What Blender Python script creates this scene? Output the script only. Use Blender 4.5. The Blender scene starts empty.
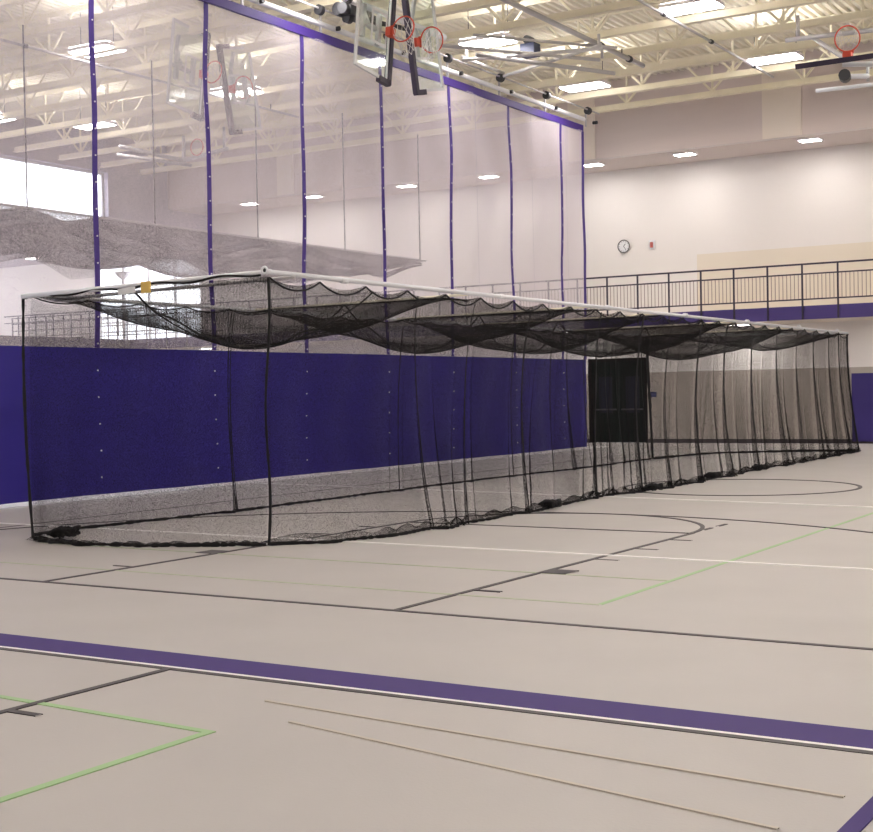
import bpy, math, random
from mathutils import Vector, Matrix
random.seed(7)
sc = bpy.context.scene
col = sc.collection
PI = math.pi

# ------------------------------------------------------------------ helpers
class MB:
    def __init__(s): s.v = []; s.f = []; s.uv = None
    def box(s, x0, x1, y0, y1, z0, z1):
        b = len(s.v)
        s.v += [(x, y, z) for z in (z0, z1) for y in (y0, y1) for x in (x0, x1)]
        s.f += [tuple(b+i for i in q) for q in ((0,2,3,1),(4,5,7,6),(0,1,5,4),(2,6,7,3),(0,4,6,2),(1,3,7,5))]
        return s
    def obox(s, c, ax, ay, az):
        """box at centre c with half-extent vectors"""
        b = len(s.v); c = Vector(c); ax = Vector(ax); ay = Vector(ay); az = Vector(az)
        s.v += [tuple(c+ax*i+ay*j+az*k) for k in (-1,1) for j in (-1,1) for i in (-1,1)]
        s.f += [tuple(b+i for i in q) for q in ((0,2,3,1),(4,5,7,6),(0,1,5,4),(2,6,7,3),(0,4,6,2),(1,3,7,5))]
        return s
    def tube(s, pts, r, n=8, closed=False, cap=True):
        pts = [Vector(p) for p in pts]; m = len(pts); b = len(s.v)
        rs = r if isinstance(r, (list, tuple)) else [r]*m
        prev = None
        for i, p in enumerate(pts):
            if closed: t = pts[(i+1) % m] - pts[i-1]
            else: t = pts[min(i+1, m-1)] - pts[max(i-1, 0)]
            t.normalize()
            if prev is None:
                a = Vector((0,0,1)) if abs(t.z) < .9 else Vector((1,0,0))
                u = t.cross(a).normalized()
            else:
                u = (prev - t*prev.dot(t))
                u = u.normalized() if u.length > 1e-6 else t.orthogonal().normalized()
            prev = u; w = t.cross(u)
            for k in range(n):
                a = 2*PI*k/n
                s.v.append(tuple(p + (u*math.cos(a)+w*math.sin(a))*rs[i]))
        for i in range(m if closed else m-1):
            j = (i+1) % m
            for k in range(n):
                k2 = (k+1) % n
                s.f.append((b+i*n+k, b+i*n+k2, b+j*n+k2, b+j*n+k))
        if cap and not closed:
            s.f.append(tuple(b+k for k in reversed(range(n))))
            s.f.append(tuple(b+(m-1)*n+k for k in range(n)))
        return s
    def disc(s, c, axis, r, h, n=16):
        c = Vector(c); a = Vector(axis).normalized()*h/2
        return s.tube([c-a, c+a], r, n)
    def grid(s, fn, nu, nv, uvf=None):
        b = len(s.v)
        if s.uv is None: s.uv = []
        for i in range(nu+1):
            for j in range(nv+1):
                s.v.append(tuple(fn(i/nu, j/nv)))
                s.uv.append(uvf(i/nu, j/nv) if uvf else (i/nu, j/nv))
        for i in range(nu):
            for j in range(nv):
                a = b+i*(nv+1)+j
                s.f.append((a, a+nv+1, a+nv+2, a+1))
        return s
    def build(s, name, mat, parent=None, smooth=False, loc=None):
        me = bpy.data.meshes.new(name); 
        if loc:
            l = Vector(loc); me.from_pydata([tuple(Vector(v)-l) for v in s.v], [], s.f)
        else: me.from_pydata(s.v, [], s.f)
        me.materials.append(mat)
        if s.uv:
            ul = me.uv_layers.new(name='uv')
            for lp in me.loops: ul.data[lp.index].uv = s.uv[lp.vertex_index]
        if smooth: me.polygons.foreach_set('use_smooth', [True]*len(me.polygons))
        me.update()
        o = bpy.data.objects.new(name, me); col.objects.link(o)
        if loc: o.location = loc
        if parent is not None:
            o.parent = parent
            o.location = Vector(o.location) - wpos(parent)
        return o

def wpos(o):
    p = Vector((0,0,0))
    while o is not None: p += Vector(o.location); o = o.parent
    return p
def tag(o, label, cat, group=None, kind=None):
    o['label'] = label; o['category'] = cat
    if group: o['group'] = group
    if kind: o['kind'] = kind
    return o
def empty(name, loc=(0,0,0)):
    o = bpy.data.objects.new(name, None); col.objects.link(o); o.location = loc
    o.empty_display_size = .2
    return o
def struct(name, mb, mat, label, cat, **k):
    o = mb.build(name, mat, **k); o['kind'] = 'structure'; o['label'] = label; o['category'] = cat
    return o
def copy_tree(o, parent=None):
    c = o.copy(); col.objects.link(c); c.parent = parent
    for ch in list(o.children): copy_tree(ch, c)
    return c

# ------------------------------------------------------------------ camera
F = 1381.0
def nv(v): return Vector(v).normalized()
Yc = nv((1296-436.5, -(377-416), -F)); Xc = -nv((-1782-436.5, -(435-416), -F))
Xc = (Xc - Yc*Xc.dot(Yc)).normalized(); Zc = Xc.cross(Yc)
cam = bpy.data.cameras.new('camera'); co = bpy.data.objects.new('camera', cam); col.objects.link(co)
M = Matrix((Xc, Yc, Zc)).to_4x4(); M.translation = (0, 0, 1.6)
co.matrix_world = M
cam.sensor_fit = 'HORIZONTAL'; cam.sensor_width = 36; cam.lens = 36*F/873; cam.clip_end = 300; cam.clip_start = .05
sc.camera = co
CI = M.inverted()
def inview(p, m=90):
    q = CI @ Vector(p)
    if q.z > -1: return False
    x = 436.5+F*q.x/-q.z; y = 416-F*q.y/-q.z
    return -m < x < 873+m and -m < y < 832+m

# ------------------------------------------------------------------ materials
def mat(name, c, rough=.6, metal=0, spec=.5, bump=0, bscale=20, var=0, vscale=3, stretch=(1,1,1)):
    m = bpy.data.materials.new(name); m.use_nodes = True
    nt = m.node_tree; b = nt.nodes['Principled BSDF']
    b.inputs['Base Color'].default_value = (*c, 1); b.inputs['Roughness'].default_value = rough
    b.inputs['Metallic'].default_value = metal; b.inputs['Specular IOR Level'].default_value = spec
    if bump or var:
        tc = nt.nodes.new('ShaderNodeTexCoord'); mp = nt.nodes.new('ShaderNodeMapping')
        mp.inputs['Scale'].default_value = stretch
        nt.links.new(tc.outputs['Object'], mp.inputs['Vector'])
    if var:
        n = nt.nodes.new('ShaderNodeTexNoise'); n.inputs['Scale'].default_value = vscale; n.inputs['Detail'].default_value = 5
        nt.links.new(mp.outputs[0], n.inputs['Vector'])
        r = nt.nodes.new('ShaderNodeMapRange'); r.inputs[1].default_value = .3; r.inputs[2].default_value = .7
        r.inputs[3].default_value = 1-var; r.inputs[4].default_value = 1+var
        nt.links.new(n.outputs[0], r.inputs[0])
        x = nt.nodes.new('ShaderNodeVectorMath'); x.operation = 'SCALE'; x.inputs[0].default_value = c
        nt.links.new(r.outputs[0], x.inputs['Scale']); nt.links.new(x.outputs[0], b.inputs['Base Color'])
    if bump:
        n = nt.nodes.new('ShaderNodeTexNoise'); n.inputs['Scale'].default_value = bscale; n.inputs['Detail'].default_value = 4
        nt.links.new(mp.outputs[0], n.inputs['Vector'])
        bp = nt.nodes.new('ShaderNodeBump'); bp.inputs['Strength'].default_value = bump; bp.inputs['Distance'].default_value = .02
        nt.links.new(n.outputs[0], bp.inputs['Height']); nt.links.new(bp.outputs[0], b.inputs['Normal'])
    return m
def emit(name, c, s):
    m = bpy.data.materials.new(name); m.use_nodes = True; nt = m.node_tree
    nt.nodes.remove(nt.nodes['Principled BSDF'])
    e = nt.nodes.new('ShaderNodeEmission'); e.inputs[0].default_value = (*c, 1); e.inputs[1].default_value = s
    nt.links.new(e.outputs[0], nt.nodes['Material Output'].inputs[0]); return m
def netmat(name, c, a, period, thread, mesh_on=.5, translucent=False, cmin=.1):
    """knotted netting: opacity grows at grazing angles as the threads overlap"""
    m = bpy.data.materials.new(name); m.use_nodes = True; nt = m.node_tree; N = nt.nodes.new; Lk = nt.links.new
    nt.nodes.remove(nt.nodes['Principled BSDF'])
    def math_(op, a_=None, b_=None):
        n = N('ShaderNodeMath'); n.operation = op
        for i, v in enumerate((a_, b_)):
            if v is None: continue
            if isinstance(v, (int, float)): n.inputs[i].default_value = v
            else: Lk(v, n.inputs[i])
        return n.outputs[0]
    g = N('ShaderNodeNewGeometry')
    d = N('ShaderNodeVectorMath'); d.operation = 'DOT_PRODUCT'; Lk(g.outputs['Incoming'], d.inputs[0]); Lk(g.outputs['Normal'], d.inputs[1])
    cs = math_('MAXIMUM', math_('ABSOLUTE', d.outputs['Value']), cmin)
    T = math_('POWER', 1-a, math_('DIVIDE', 1.0, cs))
    al = math_('SUBTRACT', 1.0, T)
    if mesh_on:
        uv = N('ShaderNodeTexCoord'); sp = N('ShaderNodeSeparateXYZ'); Lk(uv.outputs['UV'], sp.inputs[0])
        su = math_('ADD', sp.outputs[0], sp.outputs[1]); df = math_('SUBTRACT', sp.outputs[0], sp.outputs[1])
        def line(x):
            fr = math_('FRACT', math_('DIVIDE', x, period)); return math_('LESS_THAN', fr, thread)
        mx = math_('MAXIMUM', line(su), line(df))
        k = math_('ADD', math_('MULTIPLY', mx, mesh_on/(2*thread)), 1-mesh_on)
        al = math_('MINIMUM', math_('MULTIPLY', al, k), .97)
    # the weave itself: 3 mm cells are either thread or hole
    uvc = N('ShaderNodeTexCoord'); sc_ = N('ShaderNodeVectorMath'); sc_.operation = 'SCALE'; sc_.inputs['Scale'].default_value = 330
    Lk(uvc.outputs['UV'], sc_.inputs[0]); fl_ = N('ShaderNodeVectorMath'); fl_.operation = 'FLOOR'; Lk(sc_.outputs[0], fl_.inputs[0])
    wn = N('ShaderNodeTexWhiteNoise'); wn.noise_dimensions = '2D'; Lk(fl_.outputs[0], wn.inputs['Vector'])
    al = math_('LESS_THAN', wn.outputs['Value'], al)
    tr = N('ShaderNodeBsdfTransparent'); di = N('ShaderNodeBsdfDiffuse'); di.inputs[0].default_value = (*c, 1)
    sh = di.outputs[0]
    if translucent:
        tl = N('ShaderNodeBsdfTranslucent'); tl.inputs[0].default_value = (*c, 1)
        mm = N('ShaderNodeMixShader'); mm.inputs[0].default_value = .35; Lk(di.outputs[0], mm.inputs[1]); Lk(tl.outputs[0], mm.inputs[2]); sh = mm.outputs[0]
    mx2 = N('ShaderNodeMixShader'); Lk(al, mx2.inputs[0]); Lk(tr.outputs[0], mx2.inputs[1]); Lk(sh, mx2.inputs[2])
    Lk(mx2.outputs[0], nt.nodes['Material Output'].inputs[0]); return m
def glassmat(name, a=.12, tint=(.85,.95,.92)):
    m = bpy.data.materials.new(name); m.use_nodes = True; nt = m.node_tree
    nt.nodes.remove(nt.nodes['Principled BSDF'])
    t = nt.nodes.new('ShaderNodeBsdfTransparent'); t.inputs[0].default_value = (*tint, 1)
    g = nt.nodes.new('ShaderNodeBsdfGlossy'); g.inputs['Roughness'].default_value = .05
    x = nt.nodes.new('ShaderNodeMixShader'); x.inputs[0].default_value = a
    nt.links.new(t.outputs[0], x.inputs[1]); nt.links.new(g.outputs[0], x.inputs[2])
    nt.links.new(x.outputs[0], nt.nodes['Material Output'].inputs[0]); return m

def floor_mat():
    m = mat('sport_floor', (.51,.478,.46), rough=.42, spec=.35, bump=.05, bscale=60, var=.035, vscale=.9)
    return m
M_floor = floor_mat()
M_wall = mat('painted_block', (.80,.755,.73), rough=.8, bump=.15, bscale=8)
M_wall_low = mat('tan_block', (.42,.37,.33), rough=.8, bump=.15, bscale=8)
M_wall_band = mat('sand_block', (.76,.68,.58), rough=.8)
M_wall_up = mat('taupe_block', (.72,.63,.61), rough=.85, bump=.1, bscale=8, var=.05, vscale=.6, stretch=(.4,1,2))
M_pil = mat('pale_pilaster', (.85,.77,.70), rough=.8)
M_left = mat('pale_mauve_wall', (.46,.43,.50), rough=.85)
M_soffit = mat('soffit_paint', (.68,.61,.60), rough=.8)
M_cream = mat('cream_steel', (.92,.86,.70), rough=.6, var=.05, vscale=2)
M_deck = mat('cream_deck', (.93,.88,.75), rough=.6)
M_purple = mat('purple_vinyl', (.030,.020,.25), rough=.5, spec=.3, bump=.8, bscale=1.6, var=.08, vscale=.8, stretch=(1,.35,2.2))
M_strap = mat('purple_strap', (.065,.03,.25), rough=.6)
M_hem = mat('purple_hem', (.05,.02,.2), rough=.6)
M_fascia = mat('purple_steel', (.065,.04,.20), rough=.5)
M_rail = mat('dark_purple_rail', (.035,.025,.05), rough=.5)
M_bal = mat('baluster_paint', (.34,.27,.25), rough=.5)
M_pad = mat('purple_pad', (.03,.018,.15), rough=.5)
M_black = mat('black_line', (.045,.035,.04), rough=.5)
M_pstripe = mat('purple_line', (.058,.032,.18), rough=.6, spec=.2)
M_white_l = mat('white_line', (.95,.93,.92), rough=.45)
M_green_l = mat('green_line', (.36,.56,.27), rough=.5)
M_greenf = mat('faded_green_line', (.48,.52,.38), rough=.5)
M_yellow = mat('faded_yellow_line', (.565,.505,.43), rough=.5)
M_pipe = mat('galvanized_pipe', (.86,.86,.90), rough=.4, metal=.0)
M_pipe2 = mat('grey_pipe', (.52,.50,.52), rough=.45, metal=.2)
M_pipe3 = mat('matt_grey_pipe', (.60,.58,.58), rough=.6)
M_dark = mat('dark_fitting', (.03,.03,.035), rough=.5)
M_rope = mat('black_rope', (.012,.011,.012), rough=.9)
M_net = netmat('black_netting', (.022,.02,.021), .165, .05, .11, .12)
M_roofnet = netmat('black_roof_netting', (.022,.02,.02), .23, .05, .11, .15, cmin=.12)
M_hnet = netmat('grey_bundled_netting', (.045,.04,.05), .27, .05, .11, 0)
M_hfold = netmat('grey_rolled_netting', (.04,.035,.045), .60, .05, .11, 0)
M_mesh = netmat('white_mesh', (.86,.78,.84), .33, .01, .2, 0, translucent=True, cmin=.3)
M_grom = mat('grommet_metal', (.9,.9,.92), rough=.3)
M_glass = glassmat('board_glass', .06, (.93,.97,.95))
M_pane = glassmat('window_glass', .06, (.97,.98,1))
M_padblack = mat('black_purple_pad', (.022,.012,.035), rough=.5)
M_alu = mat('white_frame', (.68,.68,.68), rough=.4)
M_orange = mat('orange_steel', (.62,.07,.03), rough=.45)
M_cord = mat('white_cord', (.75,.72,.7), rough=.8)
M_blue = mat('blue_motor', (.015,.025,.085), rough=.4)
M_doorg = mat('dark_green_door', (.005,.010,.008), rough=.8, spec=.1)
M_doorf = mat('dark_door_frame', (.008,.007,.007), rough=.8, spec=.1)
M_dglass = mat('dark_door_glass', (.004,.005,.016), rough=.5, spec=.2)
M_sign = mat('blue_sign', (.03,.04,.13), rough=.5)
M_red = mat('red_alarm', (.5,.12,.1), rough=.5)
M_tagy = mat('yellow_tag', (.75,.5,.12), rough=.7)
M_paper = mat('white_label', (.8,.8,.82), rough=.7)
M_fix = mat('white_fixture', (.75,.72,.78), rough=.5)
M_lamp = emit('fluorescent_diffuser', (1.0,.95,.93), 16)
M_up = emit('added_uplight_diffuser', (1.0,.96,.92), 14)
M_lamp2 = emit('soffit_diffuser', (1.0,.95,.90), 30)

# ------------------------------------------------------------------ setting
XL, XR, Y0, YB = -46.0, 8.0, -6.0, 38.3
fl = struct('floor', MB().box(XL-3, XR+2, Y0, YB+3, -.2, 0), M_floor, 'beige sports floor with painted court lines', 'floor')

LZ = [0]
def line_mesh(pts, w, name, m, z=None):
    LZ[0] += 1
    z = .003 + .0005*(LZ[0] % 12) if z is None else z
    b = MB(); P = [Vector((p[0], p[1], 0)) for p in pts]
    L, R = [], []
    for i, p in enumerate(P):
        t = (P[min(i+1, len(P)-1)] - P[max(i-1, 0)]).normalized(); nrm = Vector((-t.y, t.x, 0))*w/2
        L.append(p+nrm); R.append(p-nrm)
    n = len(P)
    for zz in (0.0, z):
        for q in L: b.v.append((q.x, q.y, zz))
        for q in R: b.v.append((q.x, q.y, zz))
    for i in range(n-1):
        b.f.append((2*n+i, 3*n+i, 3*n+i+1, 2*n+i+1))
        b.f.append((i, i+1, 2*n+i+1, 2*n+i)); b.f.append((n+i+1, n+i, 3*n+i, 3*n+i+1))
    return b.build(name, m, fl)
def arc(cx, cy, r, a0, a1, n=40): return [(cx+r*math.cos(math.radians(a0+(a1-a0)*i/n)), cy+r*math.sin(math.radians(a0+(a1-a0)*i/n))) for i in range(n+1)]
line_mesh([(XL,6.29),(6,6.29)], .33, 'purple_stripe', M_pstripe, .003)
line_mesh([(XL,6.105),(6,6.105)], .035, 'white_line', M_white_l, .003)
line_mesh([(XL,6.06),(6,6.06)], .05, 'black_line', M_black, .0034)
line_mesh([(-24,8.52),(6,8.42)], .05, 'baseline', M_black)
line_mesh([(-5.665,8.46),(-5.665,14.4)], .05, 'key_line', M_black)
line_mesh([(-9.40,8.48),(-9.40,14.4)], .05, 'key_line', M_black)
line_mesh([(-9.4,14.38),(-5.66,14.38)], .04, 'free_throw_line', M_black)
line_mesh(arc(-7.53,14.4,1.85,0,180), .05, 'free_throw_arc', M_black)
line_mesh([(-14.0,9.85)]+[(-7.53+6.5*math.cos(math.radians(a)), 9.75+6.5*math.sin(math.radians(a))) for a in range(176,3,-4)]+[(-1.04,8.45)], .045, 'three_point_line', M_black)
for x0, x1 in ((-5.66,-5.40), (-9.66,-9.40)):
    line_mesh([(x0,10.88),(x1,10.88)], .26, 'lane_block', M_black)
    for y in (9.6,11.86,12.8,13.7): line_mesh([(x0,y),(x1-.02*0,y)], .04, 'lane_tick', M_black)
for y in (14.88,15.35): line_mesh([(-5.68,y-.14),(-5.68,y+.14)], .045, 'lane_dash', M_black)
line_mesh([(-24,12.5),(6,11.95)], .065, 'white_line', M_white_l)
line_mesh([(-24,20.9),(6,16.9)], .065, 'white_line', M_white_l)
line_mesh([(-4.42,9.34),(-4.56,24)], .045, 'green_line', M_green_l)
line_mesh([(-12,9.34),(-4.41,9.34)], .04, 'faded_green_line', M_greenf)
line_mesh([(-12,10.8),(-4.44,10.76)], .04, 'faded_green_line', M_greenf)
line_mesh([(-12,5.35),(-4.40,4.99)], .045, 'green_line', M_green_l)
line_mesh([(-4.42,5.01),(-4.42,-2)], .05, 'green_line', M_green_l)
line_mesh([(-5.665,6.05),(-5.665,-2)], .05, 'key_line', M_black)
line_mesh([(-5.66,4.85),(-5.43,4.85)], .05, 'lane_tick', M_black)
line_mesh([(-1.37,6.03),(-1.37,-2)], .07, 'side_line', M_pstripe)
line_mesh([(-4.2,5.33),(-1.6,4.85)], .02, 'faded_yellow_line', M_yellow)
line_mesh([(-4.6,5.64),(-1.5,5.35)], .02, 'faded_yellow_line', M_yellow)
line_mesh(arc(-7.6,21.4,1.85,0,360,60), .06, 'centre_circle', M_black)
line_mesh([(-16.72,0),(-16.72,36)], .62, 'white_line', M_white_l)  # wide white band put in for the pale strip under the curtain hem
line_mesh([(-13.95,8.5),(-13.95,36)], .045, 'side_line', M_black)

# back wall in pieces round the door and the window
DX0, DX1, DZ = -18.35, -16.43, 2.55
WX0, WX1, WZ0, WZ1 = -39.2, -33.9, 3.75, 6.8
zb = 2.1
struct('wall_back', MB().box(DX1, XR, YB, YB+.3, zb, 8.3).box(WX1, DX0, YB, YB+.3, zb, 8.3)
       .box(DX0, DX1, YB, YB+.3, DZ, 8.3).box(XL, WX0, YB, YB+.3, zb, 8.3).box(WX0, WX1, YB, YB+.3, zb, WZ0).box(WX0, WX1, YB, YB+.3, WZ1, 8.3),
       M_wall, 'pale painted block back wall', 'wall')
struct('wall_lower', MB().box(DX1, XR, YB-.003, YB+.3, 0, zb).box(XL, DX0, YB-.003, YB+.3, 0, zb), M_wall_low, 'tan painted lower part of the back wall', 'wall')
struct('trim_1', MB().box(-14.8, XR, YB-.006, YB, 3.73, 5.5), M_wall_band, 'sand painted band on the wall behind the balcony', 'wall band')
struct('baseboard_back', MB().box(DX1, XR, YB-.03, YB-.004, 0, .12).box(XL, DX0, YB-.03, YB-.004, 0, .12), M_black, 'dark baseboard along the back wall', 'baseboard')
d = struct('door_1', MB().box(DX0, DX0+.08, YB-.02, YB+.2, 0, DZ).box(DX1-.08, DX1, YB-.02, YB+.2, 0, DZ).box(DX0+.08, DX1-.08, YB-.02, YB+.2, DZ-.08, DZ), M_doorf, 'dark double door in the back wall', 'door')
for a, b_ in ((DX0+.08, -17.4), (-17.38, DX1-.08)):
    lf = MB().box(a, b_, YB+.1, YB+.15, 0.005, DZ-.08).build('door_leaf', M_doorg, d)
    cxm = (a+b_)/2
    MB().box(cxm-.22, cxm+.22, YB+.09, YB+.1, .9, 2.0).build('door_glass', M_dglass, lf)
    MB().box(a+.08, b_-.08, YB+.04, YB+.09, .98, 1.03).build('push_bar', M_alu if False else M_dark, lf)
# upper wall above the walking track
YU = 36.3
struct('wall_upper', MB().box(-33.5, XR, YU, YU+.3, 8.25, 10.6), M_wall_up, 'taupe upper wall above the walking track', 'wall')
n = 2
for x0, x1 in ((-34.2,-33.5), (-28.64,-27.97), (-17.9,-17.05), (-12.11,-11.05)):
    struct('trim_%d' % n, MB().box(x0, x1, YU-.04, YU, 8.25, 10.5), M_pil, 'pale pilaster on the taupe upper wall', 'pilaster'); n += 1
struct('trim_6', MB().box(-33.6, XR, YU, YB, 8.2, 8.25), M_soffit, 'grey soffit over the walking track', 'soffit')
# left wall
W0, W1, wz0, wz1 = 20.0, 33.4, 7.25, 9.15
struct('wall_left', MB().box(-33.8, -33.5, 8, W0, 7, 10.6).box(-33.8, -33.5, W1, YB, 7, 10.6).box(-33.8, -33.5, W0, W1, 7, wz0).box(-33.8, -33.5, W0, W1, wz1, 10.6), M_left, 'pale mauve upper left wall with a bright window', 'wall')
struct('wall_lobby', MB().box(XL-.3, XL, 8, YB+.3, 0, 3.9).box(XL-.3, XL, 8, 12, 3.9, 7.1).box(XL-.3, XL, 37, YB+.3, 3.9, 7.1).box(XL-.3, XL, 12, 37, 6.9, 7.1), M_left, 'pale far wall of the lobby', 'wall')
struct('ceiling_lobby', MB().box(XL, -33.8, 8, YB, 7.0, 7.1), M_left, 'lobby ceiling beyond the left wall', 'ceiling')
w1 = struct('window_1', MB().box(-33.8, -33.7, W0, W1, wz0, wz0+.08).box(-33.8, -33.7, W0, W1, wz1-.08, wz1).box(-33.8, -33.7, W0, W0+.08, wz0, wz1).box(-33.8, -33.7, W1-.08, W1, wz0, wz1), M_alu, 'bright strip window high in the left wall', 'window')
MB().box(-33.76, -33.74, W0+.08, W1-.08, wz0+.08, wz1-.08).build('pane', M_pane, w1)
fr = MB().box(WX0, WX1, YB+.1, YB+.2, WZ0, WZ0+.08).box(WX0, WX1, YB+.1, YB+.2, WZ1-.08, WZ1)
for i in range(5):
    x = WX0 + (WX1-WX0-.07)*i/4; fr.box(x, x+.07, YB+.1, YB+.2, WZ0+.08, WZ1-.08)
for z in (4.5, 5.6): fr.box(WX0+.07, WX1-.07, YB+.12, YB+.18, z, z+.05)
w2 = struct('window_2', fr, M_alu, 'bright glazed window wall behind the balcony', 'window')
MB().box(WX0+.07, WX1-.07, YB+.145, YB+.155, WZ0+.08, WZ1-.08).build('pane', M_pane, w2)

struct('wall_right', MB().box(XR, XR+.3, Y0-.3, YB+.3, 0, 10.6), M_wall, 'pale side wall out of view on the right', 'wall')
struct('wall_front', MB().box(XL, XR, Y0-.3, Y0, 0, 10.6), M_wall, 'pale wall behind the viewer', 'wall')
fr = MB().box(XL-.2, XL-.1, 12, 37, 3.9, 3.98).box(XL-.2, XL-.1, 12, 37, 6.82, 6.9)
for i in range(11): fr.box(XL-.2, XL-.1, 12+24.93*i/10, 12.07+24.93*i/10, 3.98, 6.82)
w3 = struct('added_window', fr, M_alu, 'unseen lobby glazing on the far left, added for daylight', 'window')  # unseen opening added to let daylight into the lobby
MB().box(XL-.16, XL-.14, 12.07, 36.93, 3.98, 6.82).build('pane', M_pane, w3)
# balcony (walking track)
struct('balcony', MB().box(XL, XR, YU+.03, YB, 3.37, 3.73).box(XL, -35.5, 10, YU+.03, 3.37, 3.73), M_wall_band, 'balcony slab of the walking track', 'balcony')
struct('trim_7', MB().box(-35.5, XR, YU, YU+.03, 3.37, 3.73).box(-35.53, -35.5, 10, YU+.03, 3.37, 3.73), M_fascia, 'purple fascia along the balcony edge', 'fascia')

# corrugated ceiling deck
def deck():
    b = MB(); y0, y1 = 10.0, YU+.3; pitch = .2; x = -34.0; pts = []
    while x < 1.0:
        pts += [(x, 10.40), (x+.075, 10.40), (x+.105, 10.475), (x+.17, 10.475)]; x += pitch
    for (px, pz) in pts: b.v += [(px, y0, pz), (px, y1, pz), ]
    for i in range(len(pts)-1): b.f.append((2*i, 2*i+1, 2*i+3, 2*i+2))
    k = len(b.v)
    b.box(-34.0, 1.0, y0, y1, 10.50, 10.6)
    b.box(1.0, XR, Y0, y1, 10.40, 10.6).box(-34.0, 1.0, Y0, y0, 10.40, 10.6)
    return b
struct('ceiling', deck(), M_deck, 'cream corrugated steel roof deck', 'ceiling')

# ------------------------------------------------------------------ roof trusses
ordn = ['', 'second', 'third', 'fourth', 'fifth', 'sixth', 'seventh', 'eighth', 'ninth', 'tenth', 'eleventh', 'twelfth']
TX0, TX1 = -33.45, 1.0
web_mesh = {}
def web_member(dx, parent, x, y):
    key = round(dx, 2)
    if key not in web_mesh:
        b = MB(); b.tube([(0, 0, 9.40), (dx, 0, 10.32)], .032, 6)
        me = bpy.data.meshes.new('web_member'); me.from_pydata([(v[0], v[1], v[2]-9.4) for v in b.v], [], b.f); me.materials.append(M_cream)
        web_mesh[key] = me
    o = bpy.data.objects.new('web_member', web_mesh[key]); col.objects.link(o); o.parent = parent
    o.location = Vector((x, y, 9.4)) - wpos(parent)
    return o
for k in range(10):
    y = 34.9 - 1.82*k
    t = empty('roof_truss', (TX0, y, 9.35))
    tag(t, ('cream steel roof truss closest to the back wall' if k == 0 else 'cream steel roof truss, %s out from the back wall' % ordn[k]), 'roof truss', 'roof trusses')
    MB().box(TX0, TX1, y-.085, y-.012, 9.26, 9.27).box(TX0, TX1, y+.012, y+.085, 9.26, 9.27).box(TX0, TX1, y-.03, y-.012, 9.27, 9.42).box(TX0, TX1, y+.012, y+.03, 9.27, 9.42)\
        .box(TX0, TX1, y-.085, y+.085, 9.27, 9.285).build('bottom_chord', M_cream, t)
    MB().box(TX0, TX1, y-.09, y+.09, 10.385, 10.4).box(TX0, TX1, y-.03, y+.03, 10.26, 10.385).build('top_chord', M_cream, t)
    off = (k % 2)*1.22
    i = 0
    x = -33.0 + off + (33.0-15.43) % 2.44
    while x < TX1-1:
        for dx in (0, -.85, .85):
            if TX0+.1 < x < TX1-1 and (inview((x, y, 9.4)) or inview((x+dx, y, 10.3))): web_member(dx, t, x, y)
        x += 2.44

# ------------------------------------------------------------------ lights
def fixture_proto():
    r = empty('ceiling_light', (0,0,0))
    MB().box(-.58,.58,-.33,.33,.02,.10).box(-.5,.5,-.12,.12,.10,.16).build('housing', M_fix, r)
    for sy in (-1,1): MB().box(-.55,.55,sy*.225-.09,sy*.225+.09,.10,.115).build('added_uplight', M_up, r)  # glowing top panels added to brighten the roof deck
    MB().box(-.56,.56,-.31,.31,0.0,.02).build('diffuser', M_lamp, r)
    MB().tube([(-.5,0,.16),(-.5,0,1.1)], .008, 5).build('hanger', M_dark, r)
    MB().tube([(.5,0,.16),(.5,0,1.1)], .008, 5).build('hanger', M_dark, r)
    return r
fp = fixture_proto(); used = False
spots = [(-15.3,32.0,'white ceiling light above the far corner of the divider curtain'), (-10.35,32.0,'white ceiling light left of the folded orange hoop'), (-10.35,26.7,'white ceiling light cut off by the top edge, above the pipe with collars'),
         (-15.1,26.7,'white ceiling light behind the grey folded frame and blue motor'),
         (-22.5,22.2,'ceiling light seen through the mesh by the first purple strap'), (-28.7,28.1,'small ceiling light low on the first purple strap, through the mesh'),
         (-30.3,25.9,'small ceiling light at the far left edge behind the mesh'), (-22.75,27.2,'ceiling light through the mesh between the hanging backboards')]
off_ = [(-5.3,26.7),(-5.3,32),(-15.3,21.2),(-10.3,21.2),(-5.3,21.2),(-10.3,15.9),(-5.3,15.9),(0,26.7),(0,21.2),(0,15.9),(-5.3,10.6),(0,10.6),(-10.3,10.6),(-5.3,5.3),(0,5.3),(-2,0),(-15.3,15.9),(-22.2,16.5),(-27,18),(4,8),(4,18)]
for (x, y, lb) in spots + [(a, b, None) for a, b in off_]:
    o = fp if not used else copy_tree(fp); used = True
    o.location = (x, y, 9.3)
    tag(o, lb or 'white ceiling light outside the picture', 'ceiling light', 'high ceiling lights')
    if lb is None: tag(o, 'white rectangular ceiling light hanging above and outside the view', 'ceiling light', 'ceiling lights out of view')
sp = empty('soffit_light', (0,0,0))
MB().box(-.30,.30,-.22,-.19,-.03,0).box(-.30,.30,.19,.22,-.03,0).box(-.30,-.27,-.19,.19,-.03,0).box(.27,.30,-.19,.19,-.03,0).build('frame', M_fix, sp)
MB().box(-.27,.27,-.19,.19,-.025,0).build('diffuser', M_lamp2, sp)
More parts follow.
